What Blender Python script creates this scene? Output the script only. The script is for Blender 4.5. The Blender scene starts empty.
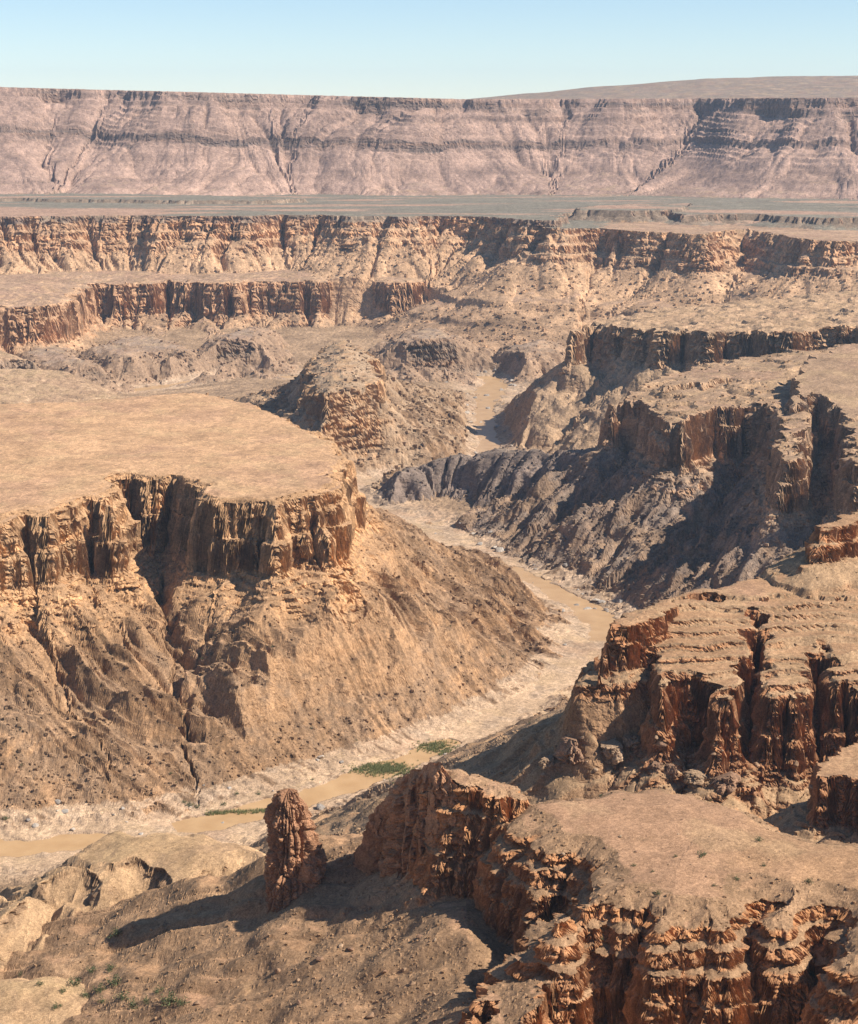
import bpy, math, random
import numpy as np
from mathutils import Vector

# ---------------------------------------------------------------- camera, light
S = bpy.context.scene
COL = S.collection
FPX, CX, CY, EYE = 1911.0, 429.0, 512.0, 500.0
PITCH = math.radians(12.17)
cam_d = bpy.data.cameras.new("camera")
cam = bpy.data.objects.new("camera", cam_d)
COL.objects.link(cam)
cam.location = (0, 0, EYE)
cam.rotation_euler = (math.pi / 2 - PITCH, 0, 0)
cam_d.sensor_fit = 'VERTICAL'
cam_d.sensor_height = 24.0
cam_d.lens = 24.0 * FPX / 1024.0
cam_d.clip_start = 1.0
cam_d.clip_end = 80000.0
S.camera = cam

SUN_EL, SUN_BACK = math.radians(43), math.radians(13)   # sun to the right, a little behind the camera
sv = Vector((math.cos(SUN_EL) * math.cos(SUN_BACK), -math.cos(SUN_EL) * math.sin(SUN_BACK), math.sin(SUN_EL)))
W = bpy.data.worlds.new("World")
S.world = W
W.use_nodes = True
nt = W.node_tree
sky = nt.nodes.new("ShaderNodeTexSky")
sky.sky_type = 'NISHITA'
sky.sun_disc = False
sky.sun_elevation = SUN_EL
sky.sun_rotation = math.atan2(sv.x, sv.y)
sky.altitude = 2800
sky.air_density = 1.0
sky.dust_density = 0.0
sky.ozone_density = 3.2
bg = nt.nodes["Background"]
bg.inputs[1].default_value = 0.09
nt.links.new(sky.outputs[0], bg.inputs[0])
sl = bpy.data.lights.new("sun", 'SUN')
sl.energy = 5.0
sl.angle = math.radians(0.5)
sl.color = (1.0, 0.945, 0.86)
so = bpy.data.objects.new("sun", sl)
COL.objects.link(so)
so.location = (900, -100, 1500)
so.rotation_euler = sv.to_track_quat('Z', 'Y').to_euler()
S.view_settings.view_transform = 'Standard'
S.view_settings.look = 'None'
S.view_settings.gamma = 1.0
S.view_settings.exposure = 0.6
S.render.engine = 'CYCLES'
S.cycles.use_denoising = True
S.cycles.max_bounces = 5
S.cycles.diffuse_bounces = 1
S.cycles.volume_bounces = 1
S.cycles.sample_clamp_indirect = 4

rng = np.random.default_rng(7)
random.seed(7)
f4 = np.float32


def at(u, v, z):
    """ground-plan point where the line of sight of photo pixel (u, v) reaches height z"""
    a, b = (u - CX) / FPX, (CY - v) / FPX
    dy = b * math.sin(PITCH) + math.cos(PITCH)
    dz = b * math.cos(PITCH) - math.sin(PITCH)
    t = (z - EYE) / dz
    return (a * t, dy * t)


# ---------------------------------------------------------------- noise
_N = 512
_ang = rng.random((_N, _N)) * 2 * np.pi
_gc, _gs = np.cos(_ang).astype(f4).ravel(), np.sin(_ang).astype(f4).ravel()
_v3 = (rng.random((64, 64, 64)) * 2 - 1).astype(f4).ravel()


def n2(x, y, seed=0):
    a = 0.7 + seed * 1.3
    c, s = math.cos(a), math.sin(a)
    X = (c * x - s * y + seed * 37.17).astype(f4)
    Y = (s * x + c * y + seed * 91.7).astype(f4)
    ix, iy = np.floor(X), np.floor(Y)
    fx, fy = X - ix, Y - iy
    ix = ix.astype(np.int32) & (_N - 1)
    iy = iy.astype(np.int32) & (_N - 1)
    ix1, iy1 = (ix + 1) & (_N - 1), (iy + 1) & (_N - 1)
    u = fx * fx * fx * (fx * (fx * 6 - 15) + 10)
    v = fy * fy * fy * (fy * (fy * 6 - 15) + 10)

    def g(i, j, dx, dy):
        k = i * _N + j
        return _gc[k] * dx + _gs[k] * dy
    a0 = g(ix, iy, fx, fy)
    a1 = g(ix1, iy, fx - 1, fy)
    b0 = g(ix, iy1, fx, fy - 1)
    b1 = g(ix1, iy1, fx - 1, fy - 1)
    p = a0 + u * (a1 - a0)
    q = b0 + u * (b1 - b0)
    return (p + v * (q - p)) * 1.5


def n3(x, y, z, seed=0):
    X, Y, Z = x.astype(f4) + seed * 17.3, y.astype(f4) + seed * 5.1, z.astype(f4) + seed * 29.9
    ix, iy, iz = np.floor(X), np.floor(Y), np.floor(Z)
    fx, fy, fz = X - ix, Y - iy, Z - iz
    ix, iy, iz = [k.astype(np.int32) & 63 for k in (ix, iy, iz)]
    ix1, iy1, iz1 = (ix + 1) & 63, (iy + 1) & 63, (iz + 1) & 63
    fx, fy, fz = [k * k * (3 - 2 * k) for k in (fx, fy, fz)]

    def g(i, j, k):
        return _v3[(i * 64 + j) * 64 + k]
    c00 = g(ix, iy, iz) * (1 - fx) + g(ix1, iy, iz) * fx
    c10 = g(ix, iy1, iz) * (1 - fx) + g(ix1, iy1, iz) * fx
    c01 = g(ix, iy, iz1) * (1 - fx) + g(ix1, iy, iz1) * fx
    c11 = g(ix, iy1, iz1) * (1 - fx) + g(ix1, iy1, iz1) * fx
    c0 = c00 * (1 - fy) + c10 * fy
    c1 = c01 * (1 - fy) + c11 * fy
    return c0 * (1 - fz) + c1 * fz


def fbm(x, y, o=4, seed=0, g=0.5):
    r, a, k = 0, 1.0, 1.0
    for i in range(o):
        r = r + a * n2(x * k, y * k, seed + i)
        a *= g
        k *= 2.03
    return r


def notch(n, p=3.0):
    """1 on the zero lines of a noise, falling off quickly: joints and gully lines"""
    return np.clip(1 - np.abs(n) * 1.6, 0, 1) ** p


def sm(a, b, x):
    t = np.clip((x - a) / (b - a), 0, 1)
    return t * t * (3 - 2 * t)


# ---------------------------------------------------------------- distance fields
def chaikin(P, closed=True, n=1):
    P = np.array(P, float)
    for _ in range(n):
        Q = np.roll(P, -1, 0) if closed else P[1:]
        A = P if closed else P[:-1]
        R = np.empty((2 * len(A), 2))
        R[0::2] = 0.75 * A + 0.25 * Q
        R[1::2] = 0.25 * A + 0.75 * Q
        if not closed:
            R = np.vstack([P[:1], R, P[-1:]])
        P = R
    return P


class Field:
    """distance (negative inside) to an outline and the nearest outline point, cached on a grid"""

    def __init__(s, pts, reach, cell, closed=True, smooth=1):
        P = chaikin(pts, closed, smooth)
        lo, hi = P.min(0) - reach, P.max(0) + reach
        # nothing nearer than 20 m or farther than the scene's end is ever asked for
        lo = np.maximum(lo, [-4500, -200])
        hi = np.minimum(hi, [5000, 14500])
        s.lo, s.cell, s.reach = lo, cell, reach
        nx, ny = [int(math.ceil(k)) + 2 for k in (hi - lo) / cell]
        s.nx, s.ny = nx, ny
        gx, gy = np.meshgrid(lo[0] + np.arange(nx) * cell, lo[1] + np.arange(ny) * cell)
        gx, gy = gx.ravel().astype(f4), gy.ravel().astype(f4)
        best = np.full(gx.shape, 1e12, f4)
        qx, qy = np.zeros_like(gx), np.zeros_like(gx)
        tt = np.zeros_like(gx)
        inside = np.zeros(gx.shape, bool)
        A = P
        B = np.roll(P, -1, 0) if closed else P[1:]
        acc = 0.0
        for (ax, ay), (bx, by) in zip(A, B):
            dx, dy = bx - ax, by - ay
            L2 = dx * dx + dy * dy + 1e-9
            t = np.clip(((gx - ax) * dx + (gy - ay) * dy) / L2, 0, 1)
            px, py = ax + t * dx, ay + t * dy
            d = (gx - px) ** 2 + (gy - py) ** 2
            m = d < best
            best[m] = d[m]
            qx[m] = px[m]
            qy[m] = py[m]
            L = math.sqrt(L2)
            tt[m] = acc + t[m] * L
            acc += L
            if closed and ay != by:
                c = ((ay > gy) != (by > gy)) & (gx < (bx - ax) * (gy - ay) / (by - ay) + ax)
                inside ^= c
        d = np.sqrt(best)
        if closed:
            d = np.where(inside, -d, d)
        s.g = [k.reshape(ny, nx) for k in (d.astype(f4), qx, qy, tt)]

    def mask(s, x, y):
        g = 0.0
        return ((x >= s.lo[0] + g) & (y >= s.lo[1] + g) & (x < s.lo[0] + (s.nx - 1.01) * s.cell - g)
                & (y < s.lo[1] + (s.ny - 1.01) * s.cell - g))

    def __call__(s, x, y, n=3):
        u, v = (x - s.lo[0]) / s.cell, (y - s.lo[1]) / s.cell
        u, v = np.clip(u, 0, s.nx - 1.01), np.clip(v, 0, s.ny - 1.01)
        i, j = np.floor(u).astype(np.int32), np.floor(v).astype(np.int32)
        fu, fv = (u - i).astype(f4), (v - j).astype(f4)
        out = []
        for a in s.g[:n]:
            out.append((a[j, i] * (1 - fu) + a[j, i + 1] * fu) * (1 - fv)
                       + (a[j + 1, i] * (1 - fu) + a[j + 1, i + 1] * fu) * fv)
        return out


# ---------------------------------------------------------------- landforms
def px(z, *uv):
    return [at(u, v, z) for u, v in uv]


LAND = []


class Land:
    """a landform: rim outline, level of its top, a stepped profile outside the rim"""

    def __init__(s, name, pts, z, prof, reach, cell, plane=(0, 0, 0, 0), warp=(6, 60), joints=((6, 30),), rills=(6, 40),
                 rough=1.0, smooth=1, region=None, slump=0.0, foot=None, dome=0.0, bed=0.0, cliff=None, grain=None, end=0.65, sheer=0.7, ztop=None):
        s.name, s.z, s.seed = name, z, len(LAND) * 3.0 + 1
        s.F = Field(pts, reach, cell, True, smooth)
        s.end, s.grain, s.ztop = end, grain, ztop
        s.pd = np.array([p[0] for p in prof], float)
        # cliffs stand nearly sheer, benches keep their width
        c_ = (s.pd > 0) & (s.pd <= 24)
        s.pd = np.where(c_, s.pd * sheer, np.where(s.pd > 24, s.pd - 24 * (1 - sheer) * (s.pd[c_].max() / 24 if c_.any() else 0), s.pd))
        s.pz = np.array([p[1] for p in prof], float)
        s.plane, s.warp, s.joints, s.rills, s.rough = plane, warp, joints, rills, rough
        s.region = region or name
        s.slump, s.dome, s.bed = slump, dome, bed
        s.cliff = cliff if cliff is not None else max([0.01] + [-q[1] for q in prof if q[0] <= 24])
        s.foot = s.pd[-1]
        LAND.append(s)

    def h(s, x, y):
        k = s.seed
        A, L = s.warp
        near0 = 0.15 * L * (0.4 + 0.6 * sm(0, 1, np.abs(n2(x / (3 * L), y / (3 * L), k + 30)) * 2))
        d, qx, qy = s.F(x + near0 * n2(x / (0.8 * L), y / (0.8 * L), k + 31), y + near0 * n2(x / (0.8 * L), y / (0.8 * L), k + 32))
        wob = fbm(x / L, y / L, 3, k)
        # direction-following coordinate: constant down the slope, wandering a little
        wx = qx + 0.3 * L * n2(x / (1.5 * L), y / (1.5 * L), k + 5) + 0.04 * L * n2(x / (0.4 * L), y / (0.4 * L), k + 15)
        wy = qy + 0.3 * L * n2(x / (1.5 * L), y / (1.5 * L), k + 6) + 0.04 * L * n2(x / (0.4 * L), y / (0.4 * L), k + 16)
        near = np.exp(-np.maximum(d, 0) / 120.0)
        dd = d + A * wob
        tier = np.floor(np.interp(dd, s.pd, s.pz) / (0.45 * s.cliff + 2) + 0.6 * n2(x / (1.3 * L), y / (1.3 * L), k + 23))
        for n_, (a, l) in enumerate(s.joints):
            o_ = 0 if n_ == 0 else 31.7 * tier
            nn = n2(wx / l + o_, wy / l, k + 7 + 40 * n_) + 0.3 * n2(wx / l * 2.1 + o_, wy / l * 2.1, k + 8)
            dd = dd + a * (notch(nn, 3.0) if n_ == 0 else 0.6 * notch(nn, 3.0)) * near * sm(-16, -3, d) - 0.2 * a * near
        # the lower tiers wander on their own, so ledges pinch out and merge
        dd = dd + 0.7 * A * n2(x / (0.5 * L), y / (0.5 * L), k + 20) * sm(2, 14, dd) * near
        drop = np.interp(dd, s.pd, s.pz) - np.maximum(dd - s.foot, 0) * s.end
        drop = drop * (1 + 0.14 * n2(qx / (2.5 * L), qy / (2.5 * L), k + 21))
        if s.bed:
            # thin beds: treads and risers in the cliff-forming part
            wl = 40 if s.bed < 4 else 14 * s.bed
            cz = (drop + (0.9 if s.bed < 4 else 0.35) * s.bed * n2(x / wl, y / wl, k + 25) + (0.7 * s.bed * n2(x / 11, y / 11, k + 29) if s.bed < 4 else 0)) / s.bed
            f = cz - np.floor(cz)
            hard = 0.5 + 0.5 * n2(np.floor(cz) * 7.7 + x / 400, y / 400 + np.floor(cz) * 3.1, k + 26)
            g = np.clip((f - 0.5) * (1.3 + 2.4 * hard) + 0.5, 0, 1)
            wt = sm(-s.cliff * 1.25, -s.cliff, drop) * sm(0.0, 0.6 * s.bed, -drop)
            drop = drop + wt * (g - f) * s.bed
        x0, y0, gx, gy = s.plane
        top = s.z + (x - x0) * gx + (y - y0) * gy
        if s.ztop is not None:
            top = np.minimum(top, s.ztop + 0.05 * (top - s.ztop))
            tz_ = top / (1.3 * s.bed) + 0.5 * n2(x / 30, y / 30, k + 27)
            f = tz_ - np.floor(tz_)
            top = top + (np.clip((f - 0.5) * (2 + 6 * (0.5 + 0.5 * n2(np.floor(tz_) * 5.3, x / 60 + np.floor(tz_) * 3.7, k + 28))) + 0.5, 0, 1) - f) * 1.3 * s.bed
        if s.dome:
            top = top + s.dome * (1 - np.exp(np.minimum(d, 0) / 25.0))
        z = top + drop + s.rough * (0.8 * fbm(x / 22, y / 22, 4, k + 9))
        # rills and ribs running down the talus
        a, l = s.rills
        rr = np.zeros_like(z)
        if a:
            ramp = sm(6, 60, dd)
            f1 = n2(wx / l, wy / l, k + 11) + 0.25 * n2(wx / l * 1.9 + 0.004 * d, wy / l * 1.9, k + 13)
            f2 = n2(wx / l * 2.6 + 0.004 * d, wy / l * 2.6, k + 12) + 0.3 * n2(wx / l * 4.3, wy / l * 4.3 + 0.01 * d, k + 14)
            f3 = n2(wx / l * 6, wy / l * 6 + 0.012 * d, k + 17) + 0.5 * n2(wx / l * 10 + 0.02 * d, wy / l * 10, k + 18)
            r1, r2, r3 = notch(f1, 2.0), notch(f2, 1.4), notch(f3, 1.2)
            rr = 0.55 * r1 + 0.3 * r2 + 0.25 * r3
            z = z - ramp * (a * r1 + 0.42 * a * r2 + 0.18 * a * r3)
            if s.grain:
                # steeply dipping old rocks: long parallel ribs across the slope
                ux, uy, ga = s.grain
                wv = 9 * n2(x / 90, y / 90, k + 50) + 3 * n2(x / 25, y / 25, k + 51)
                a_, c_ = x * ux + y * uy, x * -uy + y * ux + wv
                g1 = np.abs(n2(c_ / 34, a_ / 330, k + 52))
                g2 = np.abs(n2(c_ / 14, a_ / 140, k + 53))
                g3 = np.abs(n2(c_ / 6, a_ / 60, k + 54))
                gg = 1.2 * g1 + 0.6 * g2 + 0.28 * g3
                pw = sm(-0.35, 0.25, fbm(x / 80, y / 80, 3, k + 55))
                z = z + ramp * ga * (gg - 0.7) * (0.5 + 0.5 * pw)
                b1 = 0.7 * n2(c_ / 30, a_ / 300, k + 59) + 0.9 * n2(c_ / 12, a_ / 190, k + 56) + 0.7 * n2(c_ / 5.5, a_ / 90, k + 57) + 0.35 * n2(c_ / 2.6, a_ / 40, k + 58)
                # 2..3 marks bare dark rock of the ribs for the colouring
                mk = sm(0.1, 0.42, b1 + 0.35 * (pw - 0.5))
                brk = sm(-0.15, 0.2, n2(c_ / 9, a_ / 26, k + 60))
                z = z + ramp * mk * (0.13 * ga + 1.2) * (0.35 + 0.65 * brk)
                rr = 0.4 * rr + 0.1 + 2.0 * ramp * mk
        return z, rr, sm(-1.4 * s.cliff, -1.1 * s.cliff, drop)


def talus(d0, z0, *legs):
    """legs of (run, slope angle)"""
    out = []
    for run, ang in legs:
        d0 += run
        z0 -= run * math.tan(math.radians(ang))
        out.append((d0, z0))
    return out


# river, centre line on the canyon floor
RIV = px(0, (-60, 402), (90, 394), (150, 388), (200, 380), (240, 372)) + [(-300, 3500), (-140, 3500), (0, 3460)] + \
    px(0, (500, 375), (486, 395), (484, 420), (490, 445), (492, 466), (450, 474), (395, 477), (345, 486), (352, 506), (425, 530), (480, 552), (515, 572), (560, 592),
       (605, 620), (608, 640), (585, 660), (545, 690), (490, 725), (440, 745), (385, 768), (330, 790), (262, 812), (200, 824), (110, 838), (40, 846), (-40, 850), (-260, 862))
RP = chaikin(RIV, False, 2)
_ra = np.concatenate([[0], np.cumsum(np.linalg.norm(np.diff(RP, axis=0), axis=1))])


def reach_at(u, v):
    return _ra[np.argmin(np.linalg.norm(RP - np.array(at(u, v, 0)), axis=1))]


# arc length along the river against half width; 0 where the bed is dry
RW = [(reach_at(90, 394), 12), (reach_at(215, 378), 13), (reach_at(500, 375), 21), (reach_at(490, 460), 18), (reach_at(480, 468), 2), (reach_at(500, 562), 2), (reach_at(512, 570), 12), (reach_at(610, 632), 14), (reach_at(606, 648), 2), (reach_at(470, 732), 2),
      (reach_at(452, 740), 9), (reach_at(350, 782), 12), (reach_at(320, 794), 8), (reach_at(262, 812), 10), (reach_at(180, 826), 9), (reach_at(150, 832), 2), (reach_at(118, 837), 2), (reach_at(100, 839), 10), (reach_at(-200, 860), 14)]
RF = Field(RIV, 900, 6, closed=False, smooth=2)

# far escarpment and the hill beyond it
esc = [(-4400, 6150), (-3000, 6150)] + [(-2200, 6300), (-1500, 6120), (-1100, 6260), (-750, 6140), (-420, 6280), (-150, 6160), (150, 6240), (420, 6330), (620, 6220), (800, 6330), (960, 6260),
       (1080, 5960), (1240, 5860), (1400, 5930), (1500, 6200), (1900, 6000), (2600, 6000), (4900, 5700), (4900, 14000), (-4400, 14000)]
Land("escarpment", esc, 501, [(-1, 0), (0, 0), (6, -12), (14, -14), (20, -24), (60, -44), (64, -48), (150, -88), (154, -94), (200, -116), (205, -134), (216, -142)] + talus(216, -142, (110, 30), (130, 21), (200, 11), (400, 4)),
     1300, 22, plane=(130, 6200, -0.0255, -0.0015), warp=(60, 420), joints=((60, 260), (14, 110)), rills=(17, 170), rough=2, bed=13.0, cliff=150)
Land("escarpment", [(60, 6250), (420, 6330), (620, 6220), (800, 6330), (960, 6260), (1080, 5960), (1240, 5860), (1400, 5930), (1500, 6200), (1900, 6000), (2600, 6000), (4900, 5700), (4900, 14000), (300, 14000)], 502,
     [(-1, 0), (0, 0), (6, -12), (14, -14), (20, -24), (60, -40), (64, -44), (150, -78), (154, -84), (200, -104), (205, -121), (216, -128)] + talus(216, -128, (110, 29), (130, 20), (200, 11), (400, 4)),
     1300, 22, plane=(130, 6200, 0.003, -0.0015), warp=(60, 420), joints=((60, 260), (14, 110)), rills=(17, 170), rough=2, bed=13.0, cliff=150)
HB = [(150, 9800), (1200, 9000), (2600, 8600), (4900, 8600), (4900, 14000), (900, 14000)]

# plateau with the far wall of the canyon
wall = [(-4400, 3000), (-2600, 3500)] + [(-1500, 4080), (-1050, 4220)] + px(248, (40, 217), (120, 215), (210, 217), (300, 214), (380, 217), (428, 216), (480, 217), (523, 221)) + [at(560, 226, 244), (300, 4600), (800, 4500), (4900, 3400), (4900, 14000), (-4400, 14000)]
WP = [(-1, 0), (0, 0), (5, -12), (14, -14), (19, -27), (30, -30), (35, -45), (50, -50), (56, -62)]
Land("plateau", wall, 248, WP + talus(56, -62, (95, 32), (34, 14), (8, 70), (30, 60), (200, 45)),
     1100, 10, plane=(0, 4300, 0, -0.017), warp=(22, 160), joints=((36, 130), (16, 45)), rills=(13, 62), region="far_canyon_wall", bed=8.0, cliff=66)
wallr = [at(540, 225, 244), at(553, 228, 241), at(590, 226, 241), at(628, 230, 238), at(660, 232, 235), at(690, 236, 231), at(708, 238, 229), at(722, 230, 233), at(748, 227, 235), at(772, 231, 235), at(790, 239, 233), at(830, 241, 233), at(880, 243, 231)] + \
    [(1300, 3750), (2000, 3500), (4900, 3300), (4900, 9000), (420, 9000)]
Land("plateau", wallr, 238, WP + talus(56, -62, (100, 28), (60, 18), (8, 55), (60, 22), (8, 50), (120, 22), (300, 24)),
     1100, 10, plane=(300, 4000, -0.018, -0.014), warp=(18, 130), joints=((26, 110), (14, 45)), rills=(6, 70), region="far_canyon_wall", bed=8.0, cliff=66)
low = [(-4400, 2300), (-2000, 2700), (-1150, 3150)] + px(126, (0, 306), (40, 303), (68, 298), (80, 288), (92, 282), (130, 283), (170, 279), (215, 283), (260, 279), (310, 281), (350, 278), (400, 281), (440, 278), (480, 281), (520, 279), (560, 280), (600, 280)) + [(640, 4700), (-4400, 4700)]
Land("far_canyon_wall", low, 121, [(-120, 14), (-30, 4), (0, 0), (4, -22), (9, -25), (14, -60), (20, -66)] + talus(20, -66, (40, 24), (330, 6.5), (250, 5)),
     800, 8, warp=(16, 120), joints=((48, 95), (14, 30)), rills=(18, 70), bed=7.0, rough=2.0)

# small scarps on the plateau
Land("plateau", px(246, (560, 213), (600, 209), (650, 207), (690, 210), (672, 214), (620, 215)), 255, [(-1, 0), (0, 0), (6, -12), (10, -14)] + talus(10, -14, (40, 25), (60, 10)), 160, 8, warp=(12, 80), joints=((10, 50),), rills=(0, 1), end=6.0, region="far_canyon_wall")
Land("plateau", px(241, (664, 220), (740, 217), (815, 222), (870, 221), (1000, 221)) + [(3000, 4700), (3000, 5200), (700, 5000)], 249, [(-1, 0), (0, 0), (5, -13)] + talus(5, -13, (60, 12)), 160, 10, warp=(16, 120), joints=((12, 60),), rills=(0, 1), end=6.0)
Land("plateau", px(236, (-100, 189), (40, 190), (120, 193), (220, 196), (330, 201), (240, 205), (120, 203), (0, 200), (-100, 199)), 246, [(-1, 0), (0, 0), (8, -9)] + talus(8, -9, (60, 8)), 160, 12, plane=(0, 5000, 0, -0.02), warp=(20, 140), joints=((12, 70),), rills=(0, 1), end=6.0)

# dark rugged foothills at the foot of the far wall
for z_, uv in ((44, [(88, 352), (112, 340), (150, 336), (182, 344), (196, 358), (160, 352), (120, 360)]), (52, [(205, 345), (235, 330), (268, 328), (262, 340), (232, 350)]), (40, [(20, 352), (60, 346), (82, 360), (108, 374), (70, 368), (36, 362)]),
               (60, [(395, 338), (430, 326), (452, 332), (462, 346), (436, 344), (410, 348)]), (46, [(505, 352), (540, 338), (560, 345), (535, 356)])):
    Land("foothills", px(z_, *uv), z_, [(-30, 6), (0, 0)] + talus(0, 0, (40, 27), (60, 22), (200, 15)), 320, 6, warp=(18, 70), joints=((12, 50),), rills=(16, 50), rough=3.0)

# benches and buttes on the right
Land("upper_bench", [at(573, 331, 163), at(577, 326, 165), at(588, 323, 166), at(601, 324, 166), at(622, 331, 161), at(643, 343, 150), at(664, 350, 148), at(690, 346, 152), at(707, 338, 168), at(719, 332, 175), at(745, 333, 176), at(779, 336, 177), at(815, 331, 181), at(858, 333, 181), at(920, 338, 181)] + \
    [(1000, 2600), (2500, 2500), (2500, 3700)] + [at(1000, 286, 190), at(858, 293, 178), at(760, 302, 170), at(690, 308, 165), at(640, 313, 164), at(600, 318, 164)],
     163, [(-1, 0), (0, 0), (3, -20), (7, -22), (10, -43), (14, -47)] + talus(14, -47, (60, 30), (100, 32), (400, 26)),
     620, 5, plane=(215, 2850, 0.055, -0.02), ztop=205, rough=3.5, warp=(7, 60), joints=((20, 64), (6, 17)), rills=(12, 46), bed=5.0)
Land("lower_bench", px(150, (604, 406), (614, 399), (630, 400), (653, 409), (668, 424), (684, 428), (700, 418), (724, 414), (755, 415), (776, 420), (782, 440), (775, 462), (790, 470), (800, 450), (812, 415), (829, 396), (845, 420), (850, 470), (862, 480), (900, 470)) + [(800, 1850), (2500, 1800), (2500, 2700)] + [(1200, 2800)] + px(150, (858, 362), (800, 364), (740, 367), (700, 372), (660, 380), (630, 391)),
     150, [(-2, 1), (0, 0), (3, -18), (9, -21), (12, -46), (17, -51)] + talus(17, -51, (60, 31), (90, 25), (400, 19)),
     560, 4, plane=(250, 2260, 0.075, 0.0), ztop=188, warp=(7, 55), joints=((18, 46), (6, 15)), rills=(18, 60), bed=5.0, rough=2.0, grain=(-0.72, -0.69, 17))
Land("lower_bench", px(190, (792, 392), (806, 384), (822, 384), (836, 392), (850, 398), (870, 396), (900, 400)) + [(900, 2000), (2500, 1900), (2500, 2700)] + px(190, (1000, 352), (860, 356), (800, 366)),
     186, [(-2, 1), (0, 0), (3, -18), (7, -21), (10, -42)] + talus(10, -42, (20, 20), (20, 60), (60, 60)), 200, 4, plane=(350, 2200, 0.03, 0.12), warp=(6, 50), joints=((12, 36), (5, 15)), rills=(6, 40), bed=4.5)
SPUR = [(376, 478, 30), (400, 466, 42), (440, 457, 50), (480, 456, 56), (515, 461, 58), (545, 460, 66), (575, 458, 78), (605, 458, 86)]
Land("lower_bench", [at(655, 393, 158), at(690, 385, 158), at(705, 390, 158), at(722, 381, 158), at(750, 387, 158), at(775, 392, 158), at(800, 380, 158), at(900, 372, 158), (1200, 2450), (1200, 2800), at(858, 360, 158), at(740, 368, 158), at(690, 374, 158)], 160,
     [(-2, 1), (0, 0), (2, -6), (5, -7), (7, -12)] + talus(7, -12, (20, 28), (30, 20)), 120, 4, plane=(300, 2400, 0.02, -0.01), warp=(7, 50), joints=((10, 34), (4, 14)), rills=(3, 30), bed=3.0, rough=2.0, end=3.0)
Land("dark_spur", [at(*q) for q in SPUR] + [(p[0] + 2, p[1] + 14) for p in [at(*q) for q in SPUR[::-1]]], 53,
     [(-1, 0), (0, 0)] + talus(0, 0, (40, 34), (60, 30), (200, 22)), 320, 4, plane=(40, 2400, 0.24, 0), warp=(12, 45), joints=((10, 28),), rills=(12, 40), grain=(-0.5, -0.86, 12))

# mid butte between the river's loops
Land("middle_butte", px(112, (304, 382), (308, 370), (318, 356), (328, 350), (340, 347), (360, 350), (372, 362), (376, 374), (370, 388), (360, 392), (342, 388), (326, 393)), 113,
     [(-70, 16), (-35, 9), (-12, 2), (0, 0), (4, -13), (9, -16), (12, -27), (16, -31)] + talus(16, -31, (40, 31), (100, 21), (360, 14)), 520, 4, plane=(-130, 2800, 0.02, 0.03), warp=(12, 60), joints=((20, 60), (6, 20)), rills=(12, 50), bed=5.0, grain=(0.7, -0.71, 6), rough=3.0)
# slopes closing the valley on the left, behind the mesa
Land("side_spur", px(50, (150, 402), (105, 388), (60, 374), (20, 362), (-60, 350)) + [(-1100, 3300), (-1700, 3200)] + [(-1700, 2600), (-900, 2700)], 46, [(0, 0), (10, -3)] + talus(10, -3, (40, 16), (100, 22), (200, 16)), 420, 8, plane=(-560, 3000, -0.09, 0.0), warp=(20, 90), joints=((16, 60),), rills=(14, 60), rough=3.5)

# big mesa on the left
Land("left_mesa", px(181, (-60, 520), (0, 516), (30, 509), (55, 511), (80, 496), (97, 497), (104, 503), (114, 490), (120, 473), (140, 474), (165, 474), (190, 478), (206, 484), (200, 497), (221, 495), (250, 499), (281, 499), (305, 494), (322, 489), (336, 470), (347, 452), (341, 445), (322, 432), (300, 423), (268, 409), (235, 400), (190, 394), (100, 402), (0, 408)) + [(-700, 1960), (-1500, 1900), (-1500, 1300)],
     181, [(-18, 0), (-5, -2), (0, -4), (2.5, -14), (6, -16), (8.5, -31), (14, -34), (17.5, -59), (22, -63)] + talus(22, -63, (70, 32), (110, 27), (300, 22)),
     480, 3, plane=(-250, 1700, -0.01, 0.01), warp=(7, 45), joints=((14, 44), (4, 14)), rills=(11, 60), smooth=2, bed=4.0, grain=(0.83, -0.55, 17))

# near buttress on the right
Land("near_buttress", px(222, (596, 676), (602, 668), (616, 664), (640, 664), (655, 674), (664, 690), (672, 680), (688, 674), (705, 682), (718, 694), (735, 690), (748, 664), (756, 640), (764, 676), (776, 690), (800, 690), (815, 676), (824, 652), (832, 680), (858, 684), (900, 680)) + [(420, 820), (1500, 800), (1500, 1300), (300, 1200)] + px(222, (740, 630), (660, 640), (610, 660)),
     221, [(-3, 2), (0, 0), (2.5, -17), (6, -20), (9, -31), (12, -34)] + talus(12, -34, (40, 35), (60, 32), (300, 29), (300, 20)),
     620, 2.5, plane=(150, 902, -0.03, 0.27), ztop=240, warp=(4, 32), joints=((10, 28), (3, 10)), rills=(3, 30), smooth=2, bed=2.6)
Land("near_buttress", px(243, (596, 628), (604, 626), (622, 626), (640, 626), (652, 622), (665, 608), (680, 596), (700, 594), (730, 598), (760, 601), (790, 592), (830, 597), (858, 597), (920, 598)) + [(600, 900), (1500, 880), (1500, 1300), (330, 1150)] + px(243, (720, 586), (665, 596), (622, 618)),
     243, [(-6, 1), (0, 0), (1.5, -8), (3.5, -9.5), (5.5, -22)] + talus(5.5, -22, (12, 20), (10, 70), (60, 60)), 140, 2.5, plane=(150, 960, 0.0, 0.0), warp=(4, 25), joints=((5, 20), (3, 9)), rills=(2, 18), bed=2.0)
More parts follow.
